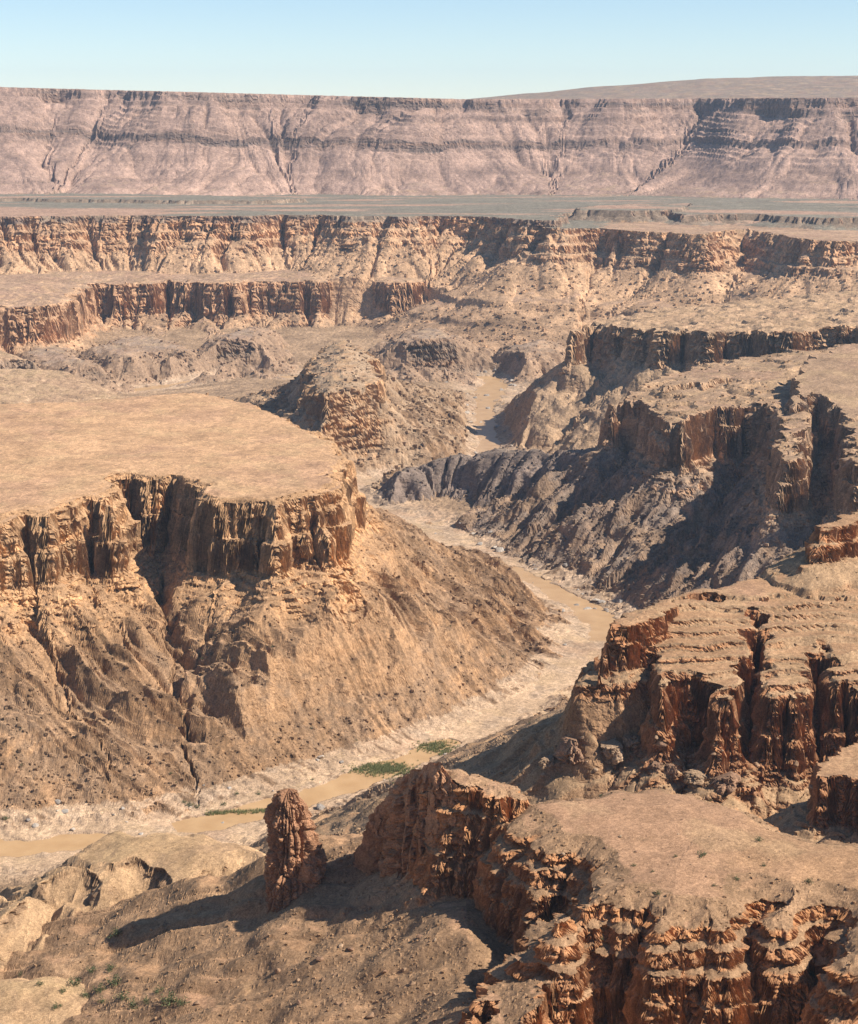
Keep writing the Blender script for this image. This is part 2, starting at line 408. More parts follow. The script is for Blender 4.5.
# ledges stepping up at the right edge
Land("near_buttress", [at(792, 580, 252), at(806, 566, 252), at(830, 560, 252), at(870, 556, 252), (600, 1000), (1500, 950), (1500, 1350), (360, 1250)], 254,
     [(-1, 0), (0, 0), (2, -7), (7, -8.5), (9, -16)] + talus(9, -16, (22, 20), (30, 60), (60, 60)), 260, 3, plane=(0, 0, 0, 0), warp=(5, 30), joints=((6, 24), (3, 9)), rills=(3, 20), bed=2.0)
Land("near_buttress", [at(815, 538, 270), at(835, 522, 270), at(870, 505, 270), (600, 1010), (1500, 960), (1500, 1350), (420, 1250)], 272,
     [(-1, 0), (0, 0), (2, -8), (6, -9), (8, -17)] + talus(8, -17, (22, 20), (30, 60), (60, 60)), 260, 3, plane=(0, 0, 0, 0), warp=(5, 30), joints=((6, 24), (3, 9)), rills=(3, 20), bed=2.0)
# dark red block at the right edge, in front of the buttress
Land("near_buttress", px(212, (808, 768), (826, 756), (845, 746), (875, 738), (960, 730)) + [(330, 760), (330, 700)] + px(212, (900, 790), (830, 778)), 212,
     [(-1, 0), (0, 0), (2, -13), (4, -22)] + talus(4, -22, (60, 33), (200, 25)), 220, 2, warp=(3, 20), joints=((4, 12),), rills=(3, 15), bed=2.5)

# foreground ridge
Land("foreground_ridge", px(237, (452, 784), (474, 796), (500, 806), (520, 824), (540, 840), (566, 846), (592, 856), (600, 872), (590, 884), (572, 892), (556, 905), (570, 900), (600, 893), (640, 897), (660, 912), (679, 905), (705, 912), (729, 911), (742, 896), (752, 881), (764, 886), (772, 905), (790, 905), (812, 893), (829, 893), (846, 912), (834, 942), (850, 960), (900, 950)) + [(260, 570), (600, 560), (600, 700)] + px(237, (900, 838), (858, 832), (794, 826), (749, 802), (694, 785), (618, 783), (553, 793), (500, 799)),
     236, [(-34, 2.5), (-14, 0.5), (-4, -2.5), (0, -4.5), (2, -8), (7, -10), (9, -15), (14, -17), (16, -25), (18, -26), (20, -39), (24, -41)] + talus(24, -41, (60, 33), (200, 27)),
     420, 1.5, plane=(70, 650, 0, 0.03), warp=(3.5, 22), joints=((6, 22), (2.0, 9)), rills=(4, 22), dome=0, rough=0.6)
# the crest that joins the fin to the ridge
Land("foreground_ridge", [(2, 706), (12, 693), (24, 686), (36, 688), (40, 698), (30, 706), (14, 712)], 243,
     [(-6, 2), (0, 0), (2, -8), (5, -10), (8, -24), (12, -27), (15, -40)] + talus(15, -40, (60, 33), (200, 27)), 260, 1.5, plane=(10, 698, -0.16, 0.0), warp=(3, 16), joints=((4, 14), (1.5, 6)), rills=(3, 18), rough=1.0)
# broken lower step left of the main cliff
Land("foreground_ridge", px(214, (474, 992), (482, 972), (500, 955), (522, 940), (548, 930), (580, 935), (600, 960), (560, 985), (530, 1000), (515, 1030), (470, 1030)), 211,
     [(-1, 0), (0, 0), (2, -10), (5, -12), (7, -24)] + talus(7, -24, (60, 33), (200, 27)), 260, 1.5, warp=(4, 15), joints=((6, 12), (3, 6)), rills=(3, 15), bed=1.8, plane=(30, 590, 0.35, 0.1), rough=2.0)

# low knoll at the lower left
Land("left_knoll", px(158, (-10, 918), (10, 905), (40, 880), (70, 860), (100, 841), (130, 833), (180, 831), (240, 838), (266, 854), (250, 872), (215, 868), (190, 890), (165, 872), (150, 868), (120, 884), (105, 905), (80, 895), (50, 900), (30, 925), (0, 935)), 156,
     [(-30, 3), (-10, 1.5), (0, 0), (8, -4), (16, -13)] + talus(16, -13, (20, 24), (60, 27), (100, 28), (300, 25)), 520, 2.5, plane=(-110, 820, 0.03, 0.06), warp=(6, 36), joints=((12, 34), (2, 14)), rills=(11, 34), rough=1.2, sheer=1.0)
Land("left_knoll", px(146, (-60, 1000), (0, 965), (60, 955), (110, 950), (160, 950), (190, 965), (140, 985), (80, 995), (20, 1020)), 147, [(-20, 2), (0, 0)] + talus(0, 0, (60, 12), (100, 16), (300, 24)), 420, 3, warp=(8, 40), joints=((4, 20),), rills=(6, 30), rough=1.4)

REG = ["canyon_floor"]
for l in LAND:
    if l.region not in REG:
        REG.append(l.region)
REG += ["rim_slope", "distant_hill"]
RI = {n: i for i, n in enumerate(REG)}


GULLY = []


def hit(*uv):
    """where the lines of sight of photo pixels meet the ground"""
    rr = np.geomspace(480, 7000, 750)
    u = np.array([p[0] for p in uv], float)[:, None]
    v = np.array([p[1] for p in uv], float)[:, None]
    a, b = (u - CX) / FPX, (CY - v) / FPX
    dy = b * math.sin(PITCH) + math.cos(PITCH)
    dz = b * math.cos(PITCH) - math.sin(PITCH)
    ex, ez = a / dy, dz / dy
    r_ = np.repeat(rr[None], len(u), 0)
    for n_ in range(2):
        x, y, z = ex * r_, r_, EYE + ez * r_
        g = height(x, y)[0].reshape(x.shape)
        k = np.argmax(g >= z, axis=1)
        if n_ == 0:
            i = np.arange(len(uv))
            r_ = r_[i, np.maximum(k - 1, 0)][:, None] + (r_[i, k] - r_[i, np.maximum(k - 1, 0)])[:, None] * np.linspace(0, 1, 17)[None]
    i = np.arange(len(uv))
    return np.stack([x[i, k], y[i, k], g[i, k]], 1)


def height(x, y):
    """terrain height and landform index"""
    x, y = x.ravel(), y.ravel()
    z = np.full(x.shape, -30.0)
    reg = np.zeros(x.shape, np.int16)
    rill = np.zeros(x.shape)
    clf = np.zeros(x.shape)
    # canyon floor: channel, sandy banks, hummocks
    dr = np.full(x.shape, 800.0)
    m = RF.mask(x, y)
    dr[m], _, _, ra = RF(x[m], y[m], 4)
    hw = np.full(x.shape, 11.0)
    hw[m] = np.interp(ra, [k[0] for k in RW], [k[1] for k in RW])
    dr = dr + 7 * fbm(x / 50, y / 50, 3, 90) + 2 * fbm(x / 9, y / 9, 3, 91) + (11 - np.maximum(hw, 7))
    fl = np.interp(dr, [-30, 11, 15, 22, 40, 70, 120, 300, 800], [-3, -2.5, -0.4, 0.6, 1.2, 4, 10, 24, 40])
    hum = fbm(x / 16, y / 16, 4, 95)
    fl = fl + sm(14, 60, dr) * (2.0 * np.abs(hum) + 3 * np.maximum(fbm(x / 60, y / 60, 3, 97), 0))
    fl = np.where(hw < 7, np.maximum(fl, (7 - hw) * 0.25 + 0.4 * hum), fl)
    z = np.maximum(z, fl)
    for l in LAND:
        m = np.nonzero(l.F.mask(x, y))[0]
        if not len(m):
            continue
        h, rr, cc = l.h(x[m], y[m])
        b = h > z[m]
        z[m[b]] = h[b]
        rill[m[b]] = rr[b]
        clf[m[b]] = cc[b]
        reg[m[b]] = RI[l.region]
    for F, wd, dp in GULLY:
        m = np.nonzero(F.mask(x, y))[0]
        if len(m):
            dg = F(x[m], y[m], 1)[0] + 0.5 * wd * fbm(x[m] / (3 * wd), y[m] / (3 * wd), 3, 33)
            z[m] -= dp * np.clip(1 - np.abs(dg) / wd, 0, 1) ** 0.8 * sm(12, 45, z[m])
    # the river has cut its own bed through the foot of every slope
    drc = dr * (1.35 + 0.8 * sm(2400, 3000, y) - 0.35 * sm(1500, 1350, y))
    cap = np.interp(drc, [-30, 13, 17, 30, 52, 90, 160, 300, 800], [-2.5, -2.0, 0.2, 1.5, 6, 32, 110, 400, 3000]) + 2.5 * np.abs(hum) * sm(12, 40, dr)
    cap = np.where(hw < 7, np.maximum(cap, (7 - hw) * 0.25 + 0.4 * hum), cap)
    b = z > cap
    z[b] = cap[b]
    reg[b & (drc < 52)] = 0
    r = np.hypot(x, y)
    th = np.arctan2(x, y)
    # slope of our own rim, below the frame except at the lower left
    s = 0.62 - 0.115 * sm(math.radians(-8), math.radians(-11.5), th)
    h = 494 - s * r + np.minimum(r / 60, 3) * fbm(x / 30, y / 30, 4, 77)
    b = (h > z) & (r < 1200)
    z[b] = h[b]
    reg[b] = RI["rim_slope"]
    # scree falling away to the left of the foreground ridge
    m = np.nonzero((x < 45) & (x > -190) & (y > 470) & (y < 1000))[0]
    X_, Y_ = x[m], y[m]
    h = 200 + 0.40 * np.minimum(X_, 14) + 0.12 * (Y_ - 690) - 0.62 * np.maximum(Y_ - 752 + 0.25 * X_, 0) + 6 * fbm(X_ / 55, Y_ / 55, 3, 120) + 0.7 * fbm(X_ / 12, Y_ / 12, 3, 124)
    w_ = X_ * 0.25 + Y_ + 4 * n2(X_ / 30, Y_ / 30, 121)
    rr_ = notch(n2(w_ / 19, X_ / 130, 122) + 0.3 * n2(w_ / 7, X_ / 60, 123), 1.6)
    h = h - 2.4 * rr_ * sm(10, -20, X_)
    b = h > z[m]
    z[m[b]] = h[b]
    reg[m[b]] = RI["foreground_ridge"]
    rill[m[b]] = 0.28 + 0.4 * rr_[b]
    clf[m[b]] = 0
    h = 470 + np.interp(x * 9000 / np.maximum(y, 1), [-200, 193, 430, 805, 1276, 2020, 4000], [0, 32, 56, 92, 128, 144, 160]) * sm(7200, 9300, y) + 6 * fbm(x / 400, y / 400, 3, 66)
    b = (h > z) & (y > 7000)
    z[b] = h[b]
    reg[b] = RI["distant_hill"]
    return z, reg, rill, clf


for wd, dp, uv in ((20, 11, [(0, 962), (60, 955), (112, 956), (170, 985), (240, 1018)]), (15, 17, [(14, 945), (30, 920), (46, 898), (60, 882)]), (19, 22, [(108, 950), (104, 925), (112, 900), (128, 878)]), (9, 6, [(205, 905), (222, 880), (240, 858)]), (9, 6, [(60, 930), (80, 905), (95, 880)]), (10, 6, [(330, 1010), (250, 990), (200, 975)]),
                   (9, 9, [(158, 585), (166, 612), (172, 640), (184, 662), (205, 690), (228, 712), (243, 745), (262, 778)]),
                   (9, 8, [(352, 600), (350, 640), (362, 680), (366, 705), (372, 735)]),
                   (9, 7, [(60, 650), (72, 690), (100, 730), (118, 775)]),
                   (9, 8, [(400, 560), (430, 590), (470, 625), (505, 650)])):
    GP = hit(*uv)
    GULLY.append((Field(GP[:, :2], 40, 2, closed=False, smooth=2), wd, dp))

# ---------------------------------------------------------------- terrain mesh
# columns fan out from the viewpoint, rows are spread so that cliffs get as many as slopes
th_in = np.arange(-13.4, 13.4001, 0.042)
th = np.radians(np.concatenate([np.arange(-21, -13.4, 0.25), th_in, np.arange(13.5, 30, 0.25)]))
NC, NR = len(th), 2000
rs = np.concatenate([np.linspace(15, 540, 40)[:-1], np.geomspace(540, 1100, 1000)[:-1], np.geomspace(1100, 5200, 1800)[:-1], np.geomspace(5200, 7200, 700)[:-1], np.geomspace(7200, 13500, 100)])
sub = np.unique(np.concatenate([np.arange(0, NC, 3), [NC - 1]]))
R0, T0 = np.meshgrid(rs, th[sub])
z0 = height((R0 * np.sin(T0)), (R0 * np.cos(T0)))[0]
z0 = z0.reshape(R0.shape)
dzr = np.diff(z0, axis=1)
drr = np.diff(R0, axis=1)
rm = 0.5 * (R0[:, 1:] + R0[:, :-1])
elev = np.arctan2(z0 - EYE, R0)
top = np.maximum.accumulate(elev, axis=1)
vis = (elev[:, 1:] >= top[:, :-1] - 0.004).astype(float)
seen = (elev[:, 1:] > -0.5) * 1.0
w = np.abs(np.diff(elev, axis=1)) * 0.5 + 0.3 * np.hypot(drr, dzr) / rm * (0.3 + 0.7 * sm(7500, 6000, rm))
w = np.minimum(w, 12 * np.median(w, axis=1, keepdims=True)) * seen


def blur(a, ax, n_):
    kk = np.hanning(n_)
    kk /= kk.sum()
    return np.apply_along_axis(lambda q: np.convolve(np.pad(q, n_ // 2, mode='edge'), kk, mode='valid'), ax, a)


w = blur(blur(w, 1, 31), 0, 161)
w = w + w.sum(1, keepdims=True) * 0.35 * drr / rm / (drr / rm).sum(1, keepdims=True)
cw = np.concatenate([np.zeros((len(sub), 1)), np.cumsum(w, 1)], 1)
cw /= cw[:, -1:]
tgt = np.linspace(0, 1, NR)
Rsub = np.stack([np.interp(tgt, cw[i], rs) for i in range(len(sub))])
R = np.stack([np.interp(th, th[sub], Rsub[:, j]) for j in range(NR)], 1)
T = np.repeat(th[:, None], NR, 1)
X, Y = R * np.sin(T), R * np.cos(T)
Zf, Gf, Rf, Cf = height(X, Y)
RILL, CLF = Rf.reshape(NC, NR), Cf.reshape(NC, NR)
Z, G = Zf.reshape(NC, NR), Gf.reshape(NC, NR)
G[(G == RI["far_canyon_wall"]) & (Z > 244 - 0.017 * (Y - 4300) - 12) & (Y > 3300)] = RI["plateau"]


def normals(X, Y, Z):
    def gr(a, ax):
        return np.gradient(a, axis=ax)
    ux, uy, uz = gr(X, 0), gr(Y, 0), gr(Z, 0)
    vx, vy, vz = gr(X, 1), gr(Y, 1), gr(Z, 1)
    nx, ny, nz = uy * vz - uz * vy, uz * vx - ux * vz, ux * vy - uy * vx
    l = np.sqrt(nx * nx + ny * ny + nz * nz) + 1e-12
    sgn = np.sign(nz)
    return nx / l * sgn, ny / l * sgn, nz / l * sgn


nx, ny, nz = normals(X, Y, Z)
hl = np.hypot(nx, ny) + 1e-6
hx, hy = nx / hl, ny / hl


def box(a, ax, n_):
    c_ = np.cumsum(np.concatenate([np.repeat(np.take(a, [0], ax), n_ + 1, ax), a, np.repeat(np.take(a, [-1], ax), n_, ax)], ax), ax)
    m_ = a.shape[ax]
    return np.take(c_, np.arange(2 * n_ + 1, 2 * n_ + 1 + m_), ax) - np.take(c_, np.arange(m_), ax)


hx, hy = [box(box(a * hl, 0, 3), 1, 4) for a in (hx, hy)]
_l = np.hypot(hx, hy) + 1e-9
hx, hy = hx / _l, hy / _l

# tall faces get extra points up their height, so that beds and blocks can be cut into them
dz_, dr_ = np.diff(Z, axis=1), np.diff(R, axis=1)
di = np.hypot(R, EYE - Z)[:, :-1]
pxl = FPX / di * (np.abs(dz_) * R[:, :-1] / di + dr_ * (EYE - Z[:, :-1]) / di)
el = np.arctan2(Z - EYE, R)
tp = np.maximum.accumulate(el, axis=1)
shown = (el[:, 1:] >= tp[:, :-1] - 0.003) & (np.abs(th) < math.radians(13.8))[:, None]
NS = 2 ** np.ceil(np.log2(np.clip(pxl / 1.7, 1, 16)))
NS = np.where(shown, NS, np.clip(NS, 1, 2)).astype(np.int64)
NSf = NS.ravel()
NB = NC * NR
off = np.concatenate([[0], np.cumsum(NSf - 1)])
seg = np.repeat(np.arange(len(NSf)), NSf - 1)
fr = (np.arange(off[-1]) - off[seg] + 1) / NSf[seg]
b0 = (seg // (NR - 1)) * NR + seg % (NR - 1)


def dense(a):
    a = a.ravel()
    return np.concatenate([a, a[b0] * (1 - fr) + a[b0 + 1] * fr])


Gd = np.concatenate([G.ravel(), G.ravel()[b0]])
X, Y, Z, R, hx, hy, nz, RILL, CLF = [dense(a) for a in (X, Y, Z, R, hx, hy, nz, RILL, CLF)]
GRID, G = G, Gd
steep = sm(0.74, 0.45, nz)
# bedding ledges and blocky weathering push the rock faces in and out
zz = Z + 1.5 * n2(X / 90, Y / 90, 41) + 0.5 * n2(X / 14, Y / 14, 42)
bed = n3(zz * 0.30, 0 * zz + 3.3, X / 70, 1) * 1.3 + n3(zz * 0.75, 0 * zz + 8.3, X / 40, 2) * 0.9
bed = np.tanh(bed * 3.0)
far = sm(900, 3000, R)
big = n3(X / 14, Y / 14, Z / 20, 6)
sel = np.nonzero((steep > 0.05).ravel())[0]


def worley(x, y, z, seed):
    """offset of the nearest cell and the gap to the next one"""
    b1, b2, idv = np.full(x.shape, 9.0, f4), np.full(x.shape, 9.0, f4), np.zeros(x.shape, f4)
    ix, iy, iz = [np.floor(k).astype(np.int32) for k in (x, y, z)]
    fx, fy, fz = x - ix, y - iy, z - iz
    for i in (-1, 0, 1):
        for j in (-1, 0, 1):
            for k in (-1, 0, 1):
                h = (((ix + i + seed * 7) & 63) * 64 + ((iy + j + seed * 3) & 63)) * 64 + ((iz + k + seed * 5) & 63)
                a, b, c = _v3[h], _v3[(h + 77777) & 262143], _v3[(h + 155555) & 262143]
                d = (i + .5 + .45 * a - fx) ** 2 + (j + .5 + .45 * b - fy) ** 2 + (k + .5 + .45 * c - fz) ** 2
                m = d < b1
                b2 = np.where(m, b1, np.minimum(b2, d))
                idv = np.where(m, _v3[(h + 33333) & 262143], idv)
                b1 = np.where(m, d, b1)
    return idv, np.sqrt(b2) - np.sqrt(b1)


xs, ys, zs = X.ravel()[sel].astype(f4), Y.ravel()[sel].astype(f4), zz.ravel()[sel].astype(f4)
sc = (1 + 1.2 * far).ravel()[sel].astype(f4)
blk = np.zeros(X.size)
jx, jy = 0.8 * n3(xs / 3, ys / 3, zs / 3, 21), 0.8 * n3(xs / 3, ys / 3, zs / 3, 22)
for w_, h_, a_, sd in ((9.0, 3.2, 1.3, 1), (3.6, 11.0, 1.1, 7), (3.2, 1.3, 0.75, 2), (1.7, 0.7, 0.4, 3)):
    i_, g_ = worley((xs + jx) / (w_ * sc), (ys + jy) / (w_ * sc), zs / (h_ * sc), sd)
    blk[sel] += a_ * (i_ - 0.7 * np.clip(1 - g_ * 8, 0, 1))
blk = blk.reshape(X.shape)
amp = steep * (1.0 + 1.2 * far) * (0.22 + 0.78 * CLF) * (1 - 0.6 * (G == RI['escarpment']))
disp = amp * (0.7 * bed + blk + 0.5 * big)
X2, Y2 = X + hx * disp, Y + hy * disp
# loose stones on talus
tal = (1 - steep) * sm(0.99, 0.93, nz)
Z2 = Z + tal * (0.12 * n3(X / 2.2, Y / 2.2, Z / 2.2, 7) + 0.12 * n3(X / 6, Y / 6, Z / 6, 8) + 0.8 * np.maximum(n3(X / 0.9, Y / 0.9, Z / 0.9, 9) - 0.35, 0) + 0.9 * np.maximum(n3(X / 2.6, Y / 2.6, Z / 2.6, 10) - 0.55, 0)) * (1 + 0.5 * far)

# ---------------------------------------------------------------- what the ground is made of
C = lambda *c: np.array(c, f4)
GEO = {  # loose debris, rock faces, flats
    "canyon_floor": (C(.37, .275, .195), C(.30, .25, .21), C(.48, .355, .245)),
    "escarpment": (C(.29, .208, .165), C(.22, .16, .125), C(.28, .205, .16)),
    "far_canyon_wall": (C(.40, .275, .18), C(.43, .275, .175), C(.34, .24, .17)),
    "plateau": (C(.27, .21, .155), C(.24, .16, .115), C(.20, .18, .14)),
    "upper_bench": (C(.34, .245, .165), C(.44, .30, .195), C(.37, .26, .17)),
    "lower_bench": (C(.20, .158, .125), C(.40, .275, .185), C(.31, .22, .15)),
    "dark_spur": (C(.19, .15, .122), C(.16, .128, .105), C(.22, .175, .135)),
    "middle_butte": (C(.33, .245, .17), C(.42, .28, .175), C(.38, .26, .165)),
    "foothills": (C(.28, .20, .14), C(.22, .16, .115), C(.29, .22, .165)),
    "side_spur": (C(.35, .255, .175), C(.27, .20, .145), C(.36, .26, .17)),
    "left_mesa": (C(.285, .188, .118), C(.50, .32, .19), C(.45, .30, .19)),
    "near_buttress": (C(.30, .21, .135), C(.33, .185, .11), C(.33, .215, .135)),
    "foreground_ridge": (C(.26, .175, .112), C(.36, .205, .12), C(.37, .24, .15)),
    "left_knoll": (C(.35, .245, .155), C(.26, .175, .115), C(.37, .26, .16)),
    "rim_slope": (C(.37, .235, .145), C(.28, .17, .10), C(.37, .235, .145)),
    "distant_hill": (C(.24, .19, .145), C(.22, .165, .125), C(.24, .19, .145)),
}
tA = np.stack([GEO[r][0] for r in REG])[G]
tB = np.stack([GEO[r][1] for r in REG])[G]
tC = np.stack([GEO[r][2] for r in REG])[G]
st = (steep * (0.3 + 0.7 * CLF))[..., None]
fl = sm(0.955, 0.985, nz)[..., None]
patch = fbm(X / 70, Y / 70, 4, 51)[..., None]
up = ((G == RI["lower_bench"]) * sm(85, 112, Z))[..., None]
tA = tA * (1 - up) + C(.37, .26, .17) * up
up = ((G == RI["left_mesa"]) * sm(70, 125, Z + 25 * n2(X / 60, Y / 60, 62)))[..., None]
tA = tA * (1 - up) + C(.345, .226, .138) * up
col = tA * (1 - fl) + tC * fl
# darker basement rock showing through the lower slopes
bas = sm(-0.25, 0.5, fbm(X / 45, Y / 45, 4, 53) + 0.5 * sm(110, 20, Z) - 0.2)
lowb = (sm(120, 70, Z) * np.isin(G, [RI[k] for k in ("left_mesa", "lower_bench", "middle_butte", "far_canyon_wall", "side_spur", "near_buttress", "left_knoll")]))
bas = (bas * lowb)[..., None] * (1 - fl)
col = col * (1 - 0.75 * bas) + C(.235, .165, .112) * 0.75 * bas
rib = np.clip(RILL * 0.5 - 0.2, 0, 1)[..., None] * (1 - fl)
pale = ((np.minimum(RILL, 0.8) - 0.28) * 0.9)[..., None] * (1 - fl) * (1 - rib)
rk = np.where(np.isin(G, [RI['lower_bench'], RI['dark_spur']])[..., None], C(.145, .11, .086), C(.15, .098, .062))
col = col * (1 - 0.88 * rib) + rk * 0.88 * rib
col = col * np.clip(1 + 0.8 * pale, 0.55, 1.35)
# gravel flats: pinker and paler drifts
dr1 = sm(0.0, 0.5, fbm(X / 110, Y / 110, 5, 58))[..., None] * fl
dr2 = sm(0.1, 0.5, fbm(X / 45, Y / 45, 5, 59))[..., None] * fl
col = col * (1 - 0.35 * dr1) + C(.31, .20, .145) * 0.35 * dr1
col = col * (1 - 0.3 * dr2) + C(.42, .31, .19) * 0.3 * dr2
# bedded rock: beds differ in colour
bedc = n3(zz * 0.16, 0 * zz + 1.7, X / 300, 11)[..., None] * 0.6 + n3(zz * 0.5, 0 * zz + 6.1, X / 200, 12)[..., None] * 0.4
rock = tB * (1 + 0.30 * bedc) + C(.03, .0, -.012) * bedc
col = col * (1 - st) + rock * st
ez = (G == RI['escarpment'])[..., None] * (0.17 * n3(zz * 0.045, 0 * zz + 4.7, X / 900, 14)[..., None] + 0.14 * n3(zz * 0.13, 0 * zz + 2.7, X / 700, 15)[..., None])
col = col * (1 + 0.13 * patch) * (1 + ez)
# plateau: grey-green gravel with pinker flats on the left
pl = (G == RI["plateau"])[..., None] * fl
pk = sm(0.0, 0.6, fbm(X / 500, Y / 160, 3, 57) + sm(-300, -900, X) * sm(4900, 4600, Y) * 1.2 - 0.1)[..., None]
col = col * (1 - pl) + (C(.20, .18, .14) * (1 - pk) + C(.36, .25, .185) * pk) * pl
# river sand and grey river stones
fm = (G == 0)
drv = np.full(X.size, 800.0)
m = RF.mask(X.ravel(), Y.ravel())
drv[m] = RF(X.ravel()[m], Y.ravel()[m], 1)[0]
drv = drv.reshape(X.shape)
gs = (sm(0.15, 0.5, fbm(X / 26, Y / 26, 4, 61) - 0.12 + 0.42 * sm(1500, 2000, Y)) * sm(80, 40, drv))[..., None] * fm[..., None]
i_, g_ = worley((X / 3.2).astype(f4), (Y / 3.2).astype(f4), (Z / 3.2).astype(f4), 9)
nb = (fm * sm(45, 90, drv))[..., None]
col = col * (1 - nb) + C(.30, .215, .145) * (1 + 0.3 * patch) * nb
stone = C(.37, .285, .21) * (1 + 0.45 * i_[..., None])
col = col * (1 - gs * 0.6) + stone * gs * 0.6
lum = col.mean(-1, keepdims=True)
col = np.clip((lum + (col - lum) * 1.24) * C(1.015, .982, .985), 0.02, 0.7)


def smooth_mesh(name, V, Q, colr=None, smooth=True):
    me = bpy.data.meshes.new(name)
    me.vertices.add(len(V))
    me.vertices.foreach_set("co", np.ascontiguousarray(V, f4).ravel())
    Qs = Q if isinstance(Q, tuple) else (Q,)
    lv = np.concatenate([k.ravel() for k in Qs])
    tot = np.concatenate([np.full(len(k), k.shape[1]) for k in Qs])
    me.loops.add(len(lv))
    me.loops.foreach_set("vertex_index", lv.astype(np.int32))
    me.polygons.add(len(tot))
    me.polygons.foreach_set("loop_start", np.concatenate([[0], np.cumsum(tot)[:-1]]).astype(np.int32))
    me.polygons.foreach_set("use_smooth", np.full(len(tot), smooth, bool))
    me.update(calc_edges=True)
    if colr is not None:
        a = me.color_attributes.new("geology", 'FLOAT_COLOR', 'POINT')
        a.data.foreach_set("color", np.concatenate([colr, np.ones((len(colr), 1), f4)], 1).astype(f4).ravel())
    return me


# ---------------------------------------------------------------- materials
def mat(name):
    m = bpy.data.materials.new(name)
    m.use_nodes = True
    t = m.node_tree
    b = t.nodes["Principled BSDF"]
    return m, t, b


def node(t, kind, **kw):
    n = t.nodes.new(kind)
    for k, v in kw.items():
        if k.startswith("i_"):
            key = k[2:]
            n.inputs[int(key) if key.isdigit() else key].default_value = v
        else:
            setattr(n, k, v)
    return n


def mult(t, a, b, f=1.0):
    n = node(t, "ShaderNodeMix", data_type='RGBA', blend_type='MULTIPLY')
    n.inputs[0].default_value = f
    t.links.new(a, n.inputs[6])
    t.links.new(b, n.inputs[7])
    return n.outputs[2]


def ramp(t, src, *stops):
    r = node(t, "ShaderNodeValToRGB")
    e = r.color_ramp.elements
    for i, (p, c) in enumerate(stops):
        k = e[i] if i < 2 else e.new(p)
        k.position = p
        k.color = (c, c, c, 1) if isinstance(c, (int, float)) else (*c, 1)
    t.links.new(src, r.inputs[0])
    return r.outputs[0]


def ground_material(name, scale=1.0):
    m, t, b = mat(name)
    L = t.links.new
    tc = node(t, "ShaderNodeTexCoord")
    at_ = node(t, "ShaderNodeVertexColor", layer_name="geology")
    c = at_.outputs[0]
    n1 = node(t, "ShaderNodeTexNoise", i_Scale=0.9 / scale, i_Detail=6, i_Roughness=0.7)
    nb = node(t, "ShaderNodeTexNoise", i_Scale=0.06 / scale, i_Detail=5, i_Roughness=0.6)
    vo = node(t, "ShaderNodeTexVoronoi", i_Scale=0.45 / scale)
    for k in (n1, nb, vo):
        L(tc.outputs["Object"], k.inputs["Vector"])
    n9 = node(t, "ShaderNodeTexNoise", i_Scale=3.2 / scale, i_Detail=3, i_Roughness=0.75)
    L(tc.outputs["Object"], n9.inputs["Vector"])
    c = mult(t, c, ramp(t, n9.outputs[0], (0.36, 0.55), (0.5, 1.0), (0.64, 1.38)))
    c = mult(t, c, ramp(t, n1.outputs[0], (0.3, 0.6), (0.7, 1.34)))
    c = mult(t, c, ramp(t, nb.outputs[0], (0.3, 0.82), (0.7, 1.16)))
    # scattered darker and paler stones
    c = mult(t, c, ramp(t, vo.outputs["Color"], (0.0, 0.78), (1.0, 1.2)))
    L(c, b.inputs["Base Color"])
    b.inputs["Roughness"].default_value = 0.95
    b.inputs["Specular IOR Level"].default_value = 0.1
    bp = node(t, "ShaderNodeBump", i_Strength=0.5, i_Distance=0.22 * scale)
    L(n1.outputs[0], bp.inputs["Height"])
    b2 = node(t, "ShaderNodeBump", i_Strength=0.6, i_Distance=0.16 * scale)
    L(n9.outputs[0], b2.inputs["Height"])
    L(bp.outputs[0], b2.inputs["Normal"])
    L(b2.outputs[0], b.inputs["Normal"])
    return m


M_NEAR = ground_material("stony_ground", 0.8)
M_MID = ground_material("canyon_rock", 1.8)
M_FAR = ground_material("distant_rock", 4.0)

names = {"canyon_floor": M_MID, "escarpment": M_FAR, "far_canyon_wall": M_FAR, "plateau": M_FAR, "upper_bench": M_MID, "lower_bench": M_MID, "dark_spur": M_MID,
         "middle_butte": M_MID, "side_spur": M_MID, "foothills": M_MID, "left_mesa": M_MID, "near_buttress": M_NEAR, "foreground_ridge": M_NEAR, "left_knoll": M_NEAR,
         "rim_slope": M_NEAR, "distant_hill": M_FAR}
SL = {"canyon_floor": "pale sandy canyon floor with grey stones along the muddy river",
      "escarpment": "long pinkish banded escarpment below the sky on the horizon",
      "far_canyon_wall": "far canyon wall with two cliff bands under the grey-green plain",
      "plateau": "wide flat grey-green plain between the canyon and the escarpment",
      "upper_bench": "upper cliff-edged bench on the right with a square prow",
      "lower_bench": "lower cliff-edged bench on the right above dark gullied slopes",
      "dark_spur": "low dark rocky spur reaching into the bend of the river",
      "middle_butte": "small flat-topped butte in the middle between the river's loops",
      "foothills": "dark rugged foothills below the lower cliffs of the far wall",
      "side_spur": "tan side slope behind the big left mesa",
      "left_mesa": "big flat-topped tan mesa on the left with a cliff rim",
      "near_buttress": "dark red cliff buttress on the right behind the foreground ridge",
      "foreground_ridge": "foreground rock ridge with rounded tan top and red-brown cliffs",
      "left_knoll": "low brown knoll at the lower left in front of the river",
      "rim_slope": "reddish slope at the lower left corner",
      "distant_hill": "smooth grey-brown hill rising on the skyline at the right"}
allV = np.stack([X2, Y2, Z2], -1)
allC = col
SI = np.arange(NC * (NR - 1)).reshape(NC, NR - 1)


